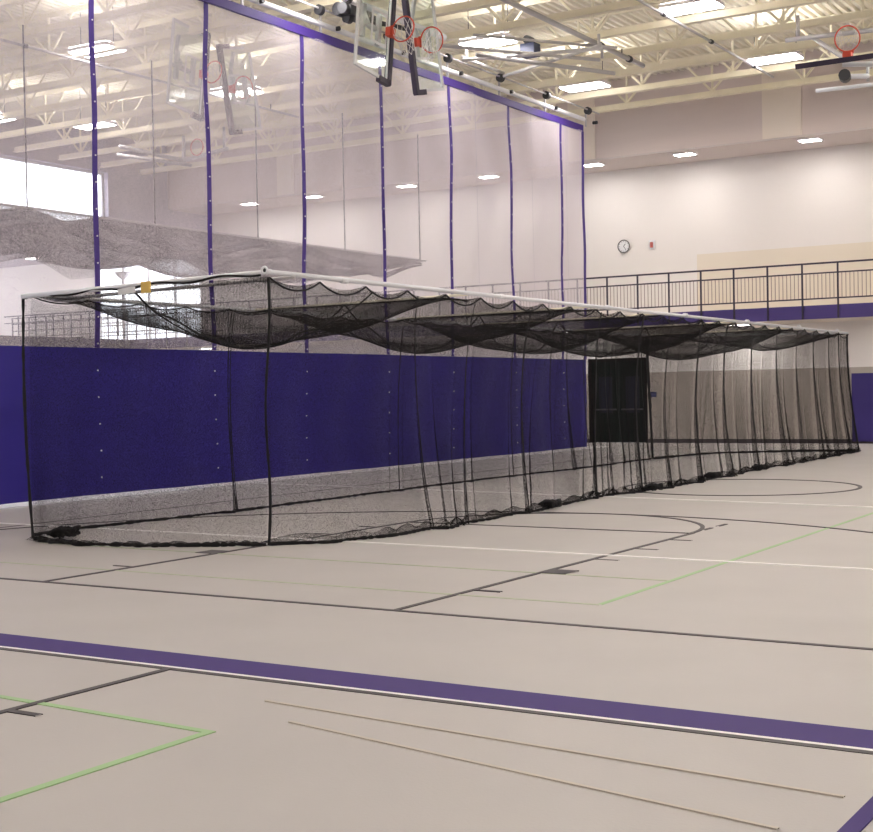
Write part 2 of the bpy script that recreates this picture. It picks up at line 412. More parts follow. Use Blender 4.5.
sl = [(-30.3,8.2,'leftmost small soffit light, right of the second purple strap'), (-27.6,8.2,'soffit light just right of the third purple strap'), (-23.9,8.2,'soffit light just right of the fourth purple strap'),
      (-20.9,8.2,'soffit light between the fifth and sixth purple straps'), (-17.4,8.2,'soffit light at the curtain edge strap'), (-14.55,8.2,'soffit light between curtain edge and pale pilaster'),
      (-11.0,8.2,'soffit light under the pale pilaster, rightmost'), (-7.6,8.2,None), (-4.2,8.2,None)]
for i, (x, z, lb) in enumerate(sl):
    o = sp if i == 0 else copy_tree(sp)
    o.location = (x, 36.85, z)
    tag(o, lb or 'recessed soffit light beyond the right edge of the view', 'soffit light', 'recessed soffit lights' if lb else 'soffit lights out of view')
o = copy_tree(sp); o.location = (-40.5, 36.4, 7.0); tag(o, 'recessed lobby ceiling light left of the bright window', 'lobby light')
o = copy_tree(sp); o.location = (-33.1, 37.6, 3.37); tag(o, 'small light under the balcony just above the purple vinyl', 'downlight')
for x, lb in ((-18.4,'added downlight under the balcony above the dark door'),(-13.2,'added downlight under the balcony behind the cage end'),(-8.2,'added downlight under the balcony just past the right edge'),(-3.2,'added downlight under the balcony far out of view on the right')):
    o = copy_tree(sp); o.location = (x, 37.35, 3.37); tag(o, lb, 'downlight', 'added downlights under the balcony')  # extra lamps added to brighten the wall below the balcony

# ------------------------------------------------------------------ balcony railing
rl = empty('balcony_railing', (-26, YU, 3.4)); tag(rl, 'long dark railing with vertical balusters along the balcony edge', 'railing')
yr = YU-.03
RX0 = -42.0
def railbox(z, h, y, x0, x1, name, m): MB().box(x0, x1, y-.022, y+.022, z-h/2, z+h/2).build(name, m, rl)
railbox(4.83, .045, yr, RX0, 6, 'top_rail', M_rail); railbox(4.57, .035, yr, RX0, 6, 'mid_rail', M_rail); railbox(3.90, .035, yr, RX0, 6, 'bottom_rail', M_rail)
x = -14.86 - .942*28; posts = []
while x < 0: posts.append(x); x += .942
pm = MB().box(-.02,.02,-.02,.02,-.73,.71)
pme = bpy.data.meshes.new('post'); pme.from_pydata(pm.v, [], pm.f); pme.materials.append(M_rail)
for x in posts:
    o = bpy.data.objects.new('post', pme); col.objects.link(o); o.parent = rl; o.location = Vector((x, yr-.0, 4.1)) - wpos(rl)
bm_ = MB().box(-.008,.008,-.008,.008,-.32,.32)
bme = bpy.data.meshes.new('baluster'); bme.from_pydata(bm_.v, [], bm_.f); bme.materials.append(M_bal)
bl = []
for x in posts[:-1]:
    for k in range(1, 9): bl.append(x+.942*k/9)
bl.sort(key=lambda x: -x)
bl = [x for x in bl if inview((x, yr, 4.2), 60)]
for x in bl[:100]:
    o = bpy.data.objects.new('baluster', bme); col.objects.link(o); o.parent = rl; o.location = Vector((x, yr, 4.235)) - wpos(rl)
b = MB()
for x in bl[100:]: b.box(x-.008, x+.008, yr-.008, yr+.008, 3.915, 4.555)
o = b.build('baluster', M_bal, rl); o['kind'] = 'stuff'
# lobby railing by the window wall
lr = empty('lobby_railing', (-36.5, 37.5, 3.73)); tag(lr, 'brown railing on the lobby floor in front of the bright window', 'railing')
for z in (4.35, 4.62, 4.85, 4.1): MB().box(-43, -35.2, 37.48, 37.52, z-.02, z+.02).build('rail', M_rail, lr)
for i in range(9):
    x = -43+i*.95; MB().box(x, x+.04, 37.48, 37.52, 3.73, 4.87).build('post', M_rail, lr)
pc = empty('post', (-37.35, 37.9, 3.73)); tag(pc, 'slim grey post with a flared top before the bright window', 'post')
MB().tube([(-37.35,37.9,3.73),(-37.35,37.9,6.15)], .06, 10).build('shaft', M_pipe2, pc)
MB().tube([(-37.35,37.9,6.1),(-37.35,37.9,6.3),(-37.35,37.9,6.36)], [.1,.3,.32], 14).build('cap', M_pipe2, pc)

# ------------------------------------------------------------------ wall items
ck = empty('wall_clock', (-17.1, YB, 5.9)); tag(ck, 'round white wall clock with dark rim above the balcony', 'clock')
MB().tube([(-17.1+.185*math.cos(a), YB-.035, 5.9+.185*math.sin(a)) for a in [2*PI*i/32 for i in range(32)]], .015, 8, closed=True).build('rim', M_dark, ck, smooth=True)
MB().disc((-17.1, YB-.02, 5.9), (0,1,0), .18, .035, 32).build('face', M_paper, ck)
for a, l, w in ((50, .09, .008), (305, .13, .006)):
    r_ = math.radians(a); dv = Vector((math.cos(r_), 0, math.sin(r_)))
    MB().obox(Vector((-17.1, YB-.045, 5.9))+dv*l/2, dv*l/2, (0,.004,0), dv.cross(Vector((0,1,0)))*w).build('hand', M_dark, ck)
for h in range(12):
    a = 2*PI*h/12; dv = Vector((math.cos(a),0,math.sin(a)))
    MB().obox(Vector((-17.1, YB-.041, 5.9))+dv*.145, dv*.014, (0,.002,0), dv.cross(Vector((0,1,0)))*.006).build('hour_mark', M_dark, ck)
al = empty('fire_alarm', (-16.2, YB, 5.88)); tag(al, 'small red fire alarm on a white plate beside the clock', 'fire alarm')
MB().box(-16.30,-16.10,YB-.02,YB,5.75,6.02).build('plate', M_paper, al)
MB().box(-16.24,-16.16,YB-.06,YB-.02,5.80,5.96).build('strobe', M_red, al)
sg = MB().box(-16.40,-16.13,YB-.03,YB-.004,1.36,1.52).build('wall_sign', M_sign, loc=(-16.27,YB,1.44)); tag(sg, 'small dark blue sign on the wall right of the dark door', 'sign')
sw = empty('card_reader', (-16.33,YB,1.1)); tag(sw, 'small black switch box below the blue sign', 'switch')
MB().box(-16.37,-16.29,YB-.03,YB-.004,1.03,1.17).build('box', M_dark, sw); MB().box(-16.35,-16.31,YB-.035,YB-.03,1.12,1.15).build('button', M_alu, sw)
x = -10.37
for i in range(3):
    wp = empty('wall_pad', (x+.6, YB, .05)); tag(wp, ['purple wall pad at the right edge, beside the cage end', 'purple wall pad, second from the cage end', 'purple wall pad, third from the cage end'][i], 'wall pad', 'purple wall pads')
    MB().box(x+.005, x+1.2, YB-.06, YB-.031, .06, 1.93).box(x+.015,x+1.19,YB-.075,YB-.06,.07,1.92).build('cushion', M_pad, wp)
    MB().box(x+.03, x+1.17, YB-.031, YB-.004, .14, 1.85).build('backing_board', M_dark, wp)
    x += 1.205

# ------------------------------------------------------------------ divider curtain
CX = -16.3; CY0, CY1 = 8.0, 33.85; zv = 2.43; zt = 8.60; zb_ = .075
cu = empty('divider_curtain', (CX, 20, zb_)); tag(cu, 'tall gym divider curtain, purple vinyl below and pale mesh above', 'curtain')
def cwave(y, z): return CX + .05*math.sin(y*1.1+z*.3)*(.3+.7*(zt-z)/zt) + .02*math.sin(y*4.3+1.2*math.sin(z*1.7))
MB().grid(lambda u, v: (cwave(CY0+(CY1-CY0)*u, zb_+(zv-zb_)*v) + .006*math.sin(v*37+u*20*math.sin(v*3)), CY0+(CY1-CY0)*u, zb_+(zv-zb_)*v), 300, 24).build('vinyl_panel', M_purple, cu, smooth=True)
MB().grid(lambda u, v: (cwave(CY0+(CY1-CY0)*u, zv+(zt-zv)*v), CY0+(CY1-CY0)*u, zv+(zt-zv)*v), 200, 20, lambda u, v: (26*u, 6.2*v)).build('mesh_panel', M_mesh, cu, smooth=True)
MB().box(CX-.03, CX+.03, CY0, CY1+.05, zt-.02, zt+.15).build('top_hem', M_hem, cu)
seams = [13.2, 15.97, 18.72, 21.47, 24.22, 26.97, 29.8, 32.55, 33.82]
gm = MB().disc((0,0,0), (1,0,0), .013, .012, 8)
gme = bpy.data.meshes.new('grommet'); gme.from_pydata(gm.v, [], gm.f); gme.materials.append(M_grom)
for i, y in enumerate(seams):
    b = MB(); m_ = 24; w = .05 if i < 8 else .06
    if i == 8: pass
    for q in range(m_+1):
        z = zv+.005 + (zt-zv-.03)*q/m_; xx = cwave(y, z)+.012; yy = y + .025*math.sin(z*2.1+i)*(1 if i < 8 else .6)
        b.v += [(xx, yy-w, z), (xx, yy+w, z), (xx-.02, yy-w, z), (xx-.02, yy+w, z)]
    for q in range(m_):
        a = 4*q; b.f += [(a, a+1, a+5, a+4), (a+2, a+6, a+7, a+3), (a, a+4, a+6, a+2), (a+1, a+3, a+7, a+5)]
    st = b.build('seam_strap', M_strap, cu)
    if i == 8: continue
    z = .35
    while z < zt-.1:
        if inview((CX, y, z), 5):
            o = bpy.data.objects.new('grommet', gme); col.objects.link(o); o.parent = st
            o.location = Vector((cwave(y, z)+.022, y+.02*math.sin(z*2.1+i), z)) - wpos(st)
        z += .43
for y in (28.35, 31.15, 33.1): MB().tube([(CX-.12, y, 8.7), (CX-.12, y+.05, 4.5), (CX-.10, y, .8)], .006, 5).build('lift_cord', M_pipe2, cu)
MB().tube([(CX, CY0, 8.93), (CX, 34.0, 8.93)], .055, 10).build('top_batten', M_pipe, cu)
MB().tube([(CX+.22, CY0, 9.13), (CX+.22, 34.5, 9.13)], .022, 8).build('drive_shaft', M_pipe2, cu)
for i in range(9):
    y = 14.6+2.4*i
    MB().disc((CX+.22, y, 9.1), (0,1,0), .10, .10, 14).build('pulley', M_dark, cu)
    MB().disc((CX+.05, y+.8, 8.93), (1,0,0), .045, .13, 10).build('cable_drum', M_dark, cu)
    MB().box(CX-.02, CX+.02, y+.3, y+.34, 8.75, 9.27).build('hanger_strap', M_pipe2, cu)

# ------------------------------------------------------------------ second cage hoisted beyond the curtain
HX0, HX1, HZ = -25.6, -22.0, 5.55
hc = empty('hoisted_batting_cage', (HX1, 26, HZ)); tag(hc, 'second batting cage raised in the air beyond the curtain, grey net bundled', 'batting cage')
MB().tube([(HX1, 10, HZ), (HX1, 34.5, HZ)], .03, 8).build('frame_pipe', M_pipe2, hc)
MB().tube([(HX0, 10, HZ), (HX0, 34.5, HZ)], .03, 8).build('frame_pipe', M_pipe2, hc)
for y in (34.5, 30.77, 27.05, 23.35, 19.6): MB().tube([(HX0, y, HZ), (HX1, y, HZ)], .025, 8).build('cross_pipe', M_pipe2, hc)
for y in (34.57, 30.77, 27.05, 23.38, 19.65): MB().tube([(HX1, y, HZ), (HX1, y, 9.27)], .018, 6).build('hoist_cable', M_dark, hc)
HYN = 34.5
def hsag(y):
    e = min(1, max(0, (HYN-y)/4.5)); t = ((HYN-y) % 3.72)/3.72
    return (.12+.82*e**.8) * (1-.30*math.cos(2*PI*t)*.5)
def hnet(u, v, ph):
    y = 10 + (HYN-10)*u; s = hsag(y)
    x = HX1 + (HX0-HX1)*v
    z = HZ - s*(math.sin(PI*min(1, v*1.0))**.35 if 0 < v < 1 else 0)*(.75+.25*math.sin(y*1.69+ph)) - .12*abs(math.sin(y*.845+ph))*(v > 0 and v < 1)
    return (x, y, z)
MB().grid(lambda u, v: hnet(u, v, 0), 160, 20, lambda u, v: (24*u, 4*v)).build('roof_net', M_hnet, hc, smooth=True)
def hbund(u, v, ph, x0, a):
    y = 10 + (HYN-10)*u; s = hsag(y)
    t = ((HYN-y+ph) % 3.72)/3.72
    zz = HZ - v*s*(1.0 - .35*abs(math.sin(PI*t)))
    return (x0 + .25*math.sin(y*1.3+ph+v*4)*v + a*math.sin(PI*v), y, zz)
MB().grid(lambda u, v: hbund(u, v, 0, HX1, .25), 160, 10, lambda u, v: (24*u, 1.5*v)).build('side_net', M_hnet, hc, smooth=True)
MB().grid(lambda u, v: hbund(u, v, 1.8, HX1, -.3), 160, 10, lambda u, v: (24*u, 1.5*v)).build('side_net', M_hnet, hc, smooth=True)
MB().grid(lambda u, v: hbund(u, v, 1.0, HX0, .3), 160, 10, lambda u, v: (24*u, 1.5*v)).build('side_net', M_hnet, hc, smooth=True)
# bundled swags, thicker folds that cross the hanging net
for sgn, ph in ((1, 0), (-1, 1.86)):
    b = MB(); P = []; R_ = []
    for i in range(200):
        y = 10+(HYN-10)*i/199; t = ((HYN-y+ph) % 7.44)/7.44
        tri = 1-abs(2*t-1)
        P.append((HX1+.1, y, HZ-.12-hsag(y)*.75*tri)); R_.append(.10*min(1, .15+(HYN-y)/3))
    b.tube(P, R_, 8); b.uv = [(v[1], v[2]+v[0]) for v in b.v]
    b.build('bundled_fold', M_hfold, hc, smooth=True)

# ------------------------------------------------------------------ the batting cage on the floor
FX, LX, RZ = -9.32, -12.95, 2.90
NY, FY, FYL = 11.6, 34.05, 30.2
cg = empty('batting_cage', (-11.1, 22, 0)); tag(cg, 'long black net batting cage standing lowered on the gym floor', 'batting cage')
MB().tube([(FX, NY-.06, RZ+.03), (FX, FY+.05, RZ-.02)], .029, 10).build('front_rail', M_pipe, cg, smooth=True)
MB().tube([(LX, NY-.06, RZ-.03), (LX, FYL+.05, RZ-.03)], .027, 10).build('back_rail', M_pipe, cg, smooth=True)
MB().tube([(FX+.05, NY, RZ+.03), (LX-.1, NY-.05, RZ-.04)], .029, 10).build('end_rail', M_pipe, cg, smooth=True)
MB().tube([(FX+.05, NY+.42, RZ-.0), (LX, NY+.38, RZ-.06)], .02, 8).build('cross_pipe', M_pipe2, cg, smooth=True)
bars = [NY, 15.8, 19.55, 22.4, 26.3, 30.2, FY]
for y in bars[1:6]: MB().tube([(FX, y, RZ+.0), (LX, y, RZ-.03)], .018, 8).build('cross_pipe', M_cream, cg, smooth=True)
MB().tube([(FX, FY, RZ-.02), (LX, FYL, RZ-.03)], .027, 8).build('end_rail', M_pipe, cg, smooth=True)
for y in (13.0, 16.7, 20.2, 23.5, 26.8, 30.2, 33.2):
    MB().disc((FX, y, RZ+.02), (0,1,0), .036, .12, 10).build('pipe_coupling', M_pipe, cg)
b = MB().tube([(FX+.03+.036*math.cos(a), NY-.08, RZ+.04+.036*math.sin(a)) for a in [2*PI*i/16 for i in range(16)]], .013, 8, closed=True)
b.build('corner_ring', M_pipe, cg, smooth=True)
MB().disc((FX+.03, NY-.06, RZ+.04), (0,1,0), .022, .04, 12).build('corner_pin', M_dark, cg)
MB().box(-11.06,-10.92, NY-.10, NY-.085, 2.79, 2.92).build('yellow_tag', M_tagy, cg)['label'] = 'yellow paper tag'
MB().obox((-11.28, NY-.10, 2.83), (.13,0,.01), (0,.006,0), (-.005,0,.035)).build('white_tag', M_paper, cg)['label'] = 'white label'
def interp(tab, y):
    for i in range(len(tab)-1):
        if y <= tab[i+1][0]:
            a, b_ = tab[i], tab[i+1]; t = max(0, (y-a[0])/(b_[0]-a[0])); t = t*t*(3-2*t)
            return a[1]+(b_[1]-a[1])*t
    return tab[-1][1]
fb = [(11.55,-9.35),(12.18,-8.82),(13.2,-8.62),(14.4,-8.62),(15.1,-8.5),(16.5,-8.62),(18.3,-8.62),(19.9,-8.85),(21.8,-8.68),(22.9,-8.60),(25.3,-8.70),(27.3,-8.86),(29,-8.82),(33.4,-8.95),(34.1,-9.0)]
lb_ = [(11.25,-12.6),(11.8,-12.72),(12.8,-12.58),(15,-12.45),(21.5,-12.50),(26.2,-12.33),(29.2,-12.41)]
random.seed(11)
folds = []   # (position, width, amplitude, sideways drift towards the floor)
for y, w, a in ((14.55,.03,.10),(16.0,.05,.10),(17.6,.07,.16),(19.9,.06,.2),(21.6,.08,.22),(22.9,.05,.16),(24.3,.08,.22),(25.6,.12,.3),(27.1,.08,.25),(28.6,.14,.35),(30.0,.1,.25),(31.2,.12,.3),(32.4,.1,.28),(33.2,.1,.25)):
    folds.append((y, w*.6, a*.7, random.uniform(-.15,.15)))
for i in range(34):
    y = 15+19*random.random()**.8; folds.append((y, random.uniform(.02,.04), random.uniform(.03,.09), random.uniform(-.2,.2)))
def fold_off(y, v, fs):
    o = 0
    for (c, w, a, dr) in fs:
        q = (y-c-dr*(1-v)**2)/w
        if abs(q) < 4: o += a*math.exp(-q*q)*(.12+.88*(1-v)**1.4)
    return o
def scallop(y, amp=.07, step=.9, ph=0): 
    t = ((y-ph) % step)/step
    return amp*4*t*(1-t)
def fn_pt(u, v):
    y = NY+(FY-NY)*u; yb = 11.55+(33.6-11.55)*u
    xb = interp(fb, yb); s = (1-v)
    yb -= 2.7*(xb-FX)*max(0, math.sin(PI*min(1, max(0, u)))-.0)**.5*min(1, u*5)
    x = FX + (xb-FX)*s**1.6; yy = y + (yb-y)*s
    z = .012 + (RZ-.03-.012)*v - scallop(y, .07, .9, NY)*v**8
    return Vector((x+fold_off(y, v, folds)*.8 + .015*math.sin(y*5+v*6)*s, yy, max(.012, z)))
LEN = FY-NY
def surf(name, fn, nu, nv_, lu, lv, m): return MB().grid(fn, nu, nv_, lambda u, v: (u*lu, v*lv)).build(name, m, cg, smooth=True)
surf('front_net', fn_pt, 900, 18, LEN, 2.9, M_net)
folds2 = [(random.uniform(15, 30), random.uniform(.03,.07), random.uniform(.05,.16), random.uniform(-.06,.06)) for i in range(18)]
def ln_pt(u, v):
    y = NY+(FYL-NY)*u; yb = 11.25+(29.2-11.25)*u; xb = interp(lb_, yb); s = 1-v; yb -= .8*(xb-LX)*max(0, math.sin(PI*u))**.5
    x = LX+(xb-LX)*s**1.5
    return Vector((x+fold_off(y, v, folds2)*.7, y+(yb-y)*s, max(.02, .03+(RZ-.09)*v-scallop(y,.07,.9,NY)*v**8)))
surf('rear_net', ln_pt, 500, 14, FYL-NY, 2.9, M_net)
eb = [(0,(-12.28,11.25)),(.2,(-11.85,11.12)),(.35,(-11.34,11.06)),(.6,(-10.5,11.25)),(1,(-9.35,11.85))]
def poly(tab, u):
    for i in range(len(tab)-1):
        if u <= tab[i+1][0]:
            t = (u-tab[i][0])/(tab[i+1][0]-tab[i][0]); a, b_ = tab[i][1], tab[i+1][1]
            return (a[0]+(b_[0]-a[0])*t, a[1]+(b_[1]-a[1])*t)
    return tab[-1][1]
def en_pt(u, v):
    bx, by = poly(eb, u); tx = (LX-.1)+(FX-LX+.1)*u; ty = NY-.03; s = 1-v
    return Vector((tx+(bx-tx)*s**1.8, ty+(by-.30-ty)*s**1.5 + .02*math.sin(u*30+v*3)*s, .03+(RZ-.06+.03*u)*v - scallop(u*3.6,.06,.6)*v**8))
surf('near_end_net', en_pt, 90, 18, 3.7, 2.9, M_net)
ee = [(0,(-12.41,29.2)),(.25,(-12.15,31)),(.4,(-11.95,31.9)),(.7,(-10.3,33.2)),(1,(-8.97,33.6))]
folds3 = [(random.uniform(.3, 4.8), random.uniform(.03,.07), random.uniform(.05,.2), random.uniform(-.1,.1)) for i in range(14)]
def fe_pt(u, v):
    bx, by = poly(ee, u); tx = LX+(FX-LX)*u; ty = FYL+(FY-FYL)*u; s = 1-v
    o_ = fold_off(u*5.3, v, folds3)
    return Vector((tx+(bx-tx)*s-.4*o_, ty+(by-ty)*s+.4*o_, .03+(RZ-.07)*v - scallop(u*5.3,.06,.9)*v**8))
surf('far_end_net', fe_pt, 200, 14, 5.3, 2.9, M_net)
def rf_pt(u, v, k=1.0, ph=0):
    y = NY+(FY-NY)*u
    # left edge stops on the skewed end rail
    xl = LX if y < FYL else LX+(FX-LX)*(y-FYL)/(FY-FYL)
    sag = .5
    for i in range(len(bars)-1):
        if bars[i] <= y <= bars[i+1]:
            t = (y-bars[i])/(bars[i+1]-bars[i]); sag = .62*(1-abs(2*t-1)**2.2)*k; break
    x = xl+(FX-xl)*v
    q = max(0, 4*v*(1-v))**.8
    wr = .03*math.sin(y*3.1+v*7+ph)+.02*math.sin(y*7.7-v*5+ph)
    return Vector((x, y, RZ-.02-(sag+wr*min(1, sag*4))*q*(FX-xl+.6)/(FX-LX+.6) - scallop(y,.07,.9,NY)*(abs(2*v-1)**12)))
surf('roof_net', rf_pt, 300, 24, LEN, 4.0, M_roofnet)
# lashing rope scalloped along the rails
def rope(name, fn, n, r, m=M_rope, lump=0):
    P = [Vector(fn(i/n)) for i in range(n+1)]
    rr = [r*(1+lump*random.uniform(-.6,1)) for _ in P]
    return MB().tube(P, rr, 6).build(name, m, cg, smooth=True)
rope('lashing_rope', lambda u: (FX+.03, NY+LEN*u, RZ+.0-.03-scallop(NY+LEN*u,.12,.9,NY)), 600, .011)
rope('lashing_rope', lambda u: (LX+.03, NY+(FYL-NY)*u, RZ-.05-scallop(NY+(FYL-NY)*u,.06,.9,NY)), 420, .010)
rope('lashing_rope', lambda u: (LX-.05+(FX-LX)*u, NY-.05, RZ-.04+.07*u+.018*math.sin(u*24)-.02), 120, .014)
rope('sag_rope', lambda u: rf_pt(u, .45)+Vector((0,0,-.01)), 300, .012)
for y in bars[1:6]: rope('seam_rope', lambda u: rf_pt((y-NY)/LEN, u)+Vector((0,0,-.012)), 24, .010)
for y in (13.6, 17.6, 21, 24.3, 28.2, 32):
    rope('roof_seam', lambda u: rf_pt((y-NY)/LEN, u)+Vector((0,0,-.01)), 24, .009)
# vertical edge ropes
rope('corner_rope', lambda u: fn_pt(0, u)+Vector((.01+.025*math.sin(u*9), -.01, 0)), 24, .014, lump=.3)
rope('corner_rope', lambda u: en_pt(0, u)+Vector((0, -.01, 0)), 24, .016, lump=.4)
rope('corner_rope', lambda u: fn_pt(1, u), 24, .02, lump=.3)
rope('corner_rope', lambda u: fe_pt(0, u)+Vector((0,-.02,0)), 24, .03, lump=.3)
for c, w, a, dr in folds[:14]:
    u0 = (c-NY)/LEN
    rope('gathered_fold', lambda u: fn_pt(min(1, max(0, u0+dr*(1-u)**2/LEN)), u)+Vector((.01, 0, 0)), 18, .006+.007*random.random()*(c > 16), lump=.5)
for c, w, a, dr in [q for q in folds2 if q[0] > 15][:10]:
    u0 = (c-NY)/(FYL-NY)
    rope('gathered_fold', lambda u: ln_pt(min(1, max(0, u0+dr*(1-u)**2/(FYL-NY))), u)+Vector((.01, 0, 0)), 18, .006, lump=.5)
# weighted hems lying on the floor
rope('bottom_rope', lambda u: (lambda p: (p.x+.03*math.sin(u*90), p.y, .018))(fn_pt(u, 0)), 400, .017, lump=.6)
rope('bottom_rope', lambda u: (lambda p: (p.x+.02*math.sin(u*60), p.y, .03))(ln_pt(u, 0)), 300, .017, lump=.5)
rope('bottom_rope', lambda u: (lambda p: (p.x, p.y+.02*math.sin(u*50), .02))(en_pt(u, 0)), 90, .022, lump=.8)
rope('bottom_rope', lambda u: (lambda p: (p.x, p.y, .03))(fe_pt(u, 0)), 60, .028, lump=.5)
# crumpled net lying along the hem
def crump(u, v, fn, amp, seed):
    p = fn(u, 0); q = u*37+seed
    return Vector((p.x + (v-.5)*amp*(1+.5*math.sin(q*2.3)), p.y+(v-.5)*amp*.4*math.sin(q), .02+abs(math.sin(v*PI))*(.05+.05*math.sin(q*3.1)**2)))
surf('crumpled_hem', lambda u, v: crump(u, v, fn_pt, .14, 0), 500, 6, LEN, .2, M_net)
surf('crumpled_hem', lambda u, v: (lambda p: Vector((p.x, p.y+(v-.5)*.25, (.02+.045*math.sin(v*PI)*(1+math.sin(u*23+math.sin(u*61)*2))*.5))))(en_pt(u, 0)), 90, 6, 3.5, .2, M_net)
for i, (x, y) in enumerate(((-12.0,11.12),(-12.12,11.3),(-8.45,19.9),(-8.55,16.6),(-8.62,25.4),(-8.62,22.9))):
    P = [(x+.13*math.cos(a*1.7)*(1-a/14), y+.13*math.sin(a*2.3)*(1-a/14), .05+.035*(math.sin(a*3)+1)) for a in [j*.5 for j in range(26)]]
    MB().tube(P, .028, 6).build('net_bunch', M_rope, cg, smooth=True)

# ------------------------------------------------------------------ basketball hoops
def hoop(c, w, u, label, group=None, mast=True, s=1.0, folded=None):
    """c = middle of the board's bottom edge, w = unit along that edge, u = unit up the board"""
    w = Vector(w).normalized(); u = Vector(u).normalized(); w = (w-u*w.dot(u)).normalized(); nn = w.cross(u); c = Vector(c)
    W, H = .915*s, 1.07*s
    t = empty('basketball_hoop', c); tag(t, label, 'basketball hoop', group)
    def P(a, h, k): return c + w*a + u*h + nn*k
    MB().obox(P(0, H/2, 0), w*(W-.03), u*(H/2-.03), nn*.006).build('backboard', M_glass, t)
    b = MB(); fw = .028
    b.obox(P(0, .03, 0), w*W, u*fw, nn*.02).obox(P(0, H-.03, 0), w*W, u*fw, nn*.02)
    b.obox(P(-W+fw, H/2, 0), w*fw, u*(H/2-.06), nn*.02).obox(P(W-fw, H/2, 0), w*fw, u*(H/2-.06), nn*.02)
    b.build('frame', M_alu, t)
    b = MB(); x0, x1, h0, h1 = -.295, .295, .15, .60
    for (a, h, da, dh) in ((0, h0, .3, .025), (0, h1, .3, .025), (x0, (h0+h1)/2, .025, .2), (x1, (h0+h1)/2, .025, .2)): b.obox(P(a, h, .009), w*da, u*dh, nn*.002)
    b.build('target_square', M_alu, t)
    b = MB().obox(P(0, -.01, 0), w*(W+.03), u*.05, nn*.05)
    for sg_ in (-1, 1): b.obox(P(sg_*(W+.005), .13, 0), w*.05, u*.17, nn*.05)
    b.build('edge_pad', M_padblack, t)
    rc = P(0, .15, .15+.228)
    MB().tube([rc + w*.235*math.cos(a) + nn*.235*math.sin(a) for a in [2*PI*i/28 for i in range(28)]], .014, 8, closed=True).build('rim', M_orange, t, smooth=True)
    MB().obox(P(0, .10, .07), w*.08, u*.085, nn*.055).obox(P(0, .15, .13), w*.10, u*.012, nn*.03).build('bracket', M_orange, t)
    b = MB(); g = Vector((0,0,-1)); gd = -u*.35 + g*.65
    for i in range(10):
        for sg_ in (-1, 1):
            pts = []
            for j in range(5):
                a = 2*PI*(i+sg_*j*.5)/10; rr = .225*(1-.42*(j/4)**.8)
                pts.append(rc + w*rr*math.cos(a) + nn*rr*math.sin(a) + gd.normalized()*(.38*j/4)*(1 if folded is None else folded))
            b.tube(pts, .006, 4)
    b.build('net', M_cord, t)
    if mast:
        bk = P(0, .55*s, -.10)
        b = MB(); b.obox(P(0, .30, -.06), w*.3, u*.04, nn*.04).obox(P(0, .8, -.06), w*.3, u*.04, nn*.04).obox(P(0, .55, -.1), w*.04, u*.3, nn*.04)
        b.build('back_bracket', M_pipe2, t)
        top = Vector((bk.x-.1, bk.y, 9.26))
        MB().tube([bk, bk*.5+top*.5+Vector((-.15,0,0)), top], .045, 8).build('mast', M_padblack if False else M_pipe2, t)
    return t
hoop((-14.09,21.27,8.2), (0,0,1), (0,-.99,.139), 'glass backboard with orange rim, left of the hanging pair', 'hanging pair of hoops')
hoop((-14.10,21.97,8.2), (.0,.0,-1), (-.03,.98,.21), 'glass backboard with orange rim, right of the hanging pair', 'hanging pair of hoops')
hoop((-19.75,22.59,8.45), (0,0,1), (0,-.99,.139), 'backboard seen through the mesh left of the second purple strap', 'hanging hoops beyond the curtain')
hoop((-19.76,23.3,8.3), (0,0,-1), (-.03,.98,.21), 'backboard seen through the mesh right of the second purple strap', 'hanging hoops beyond the curtain')
h3 = hoop((-7.12,26.25,7.72), (1,0,0), (0,.97,.23), 'hoop folded flat at the upper right, orange rim above a dark padded edge', None, mast=False, folded=-.5)
# folding frame of the third hoop
for pts, r, m in (([(-8.9,28.2,8.75),(-6.2,28.6,8.75)], .05, M_pipe2), ([(-8.6,28.9,8.95),(-7.4,27.2,7.95)], .045, M_pipe2), ([(-6.9,26.9,7.7),(-6.2,29.2,8.9)], .05, M_pipe2),
                  ([(-7.3,26.6,7.72),(-6.0,26.9,7.62)], .05, M_pipe), ([(-7.9,26.9,7.35),(-5.9,27.1,7.35)], .04, M_pipe), ([(-6.6,28.4,8.75),(-6.6,28.4,9.27)], .04, M_pipe2), ([(-8.7,28.4,8.75),(-8.7,28.4,9.27)], .04, M_pipe2),
                  ([(-6.9,26.9,7.4),(-6.9,26.9,7.75)], .03, M_pipe2)):
    MB().tube(pts, r, 8).build('folding_frame_pipe', m, h3, smooth=True)
MB().disc((-7.2,26.4,7.45), (-.2,1,0), .11, .25, 16).build('actuator', M_dark, h3)
MB().tube([(-7.2,26.45,7.45),(-6.9,26.9,7.5)], .05, 8).build('actuator_arm', M_pipe, h3)
MB().obox((-6.45,26.6,8.3), (.08,0,0), (0,.08,0), (.02,0,.33)).build('winch', M_blue, h3)
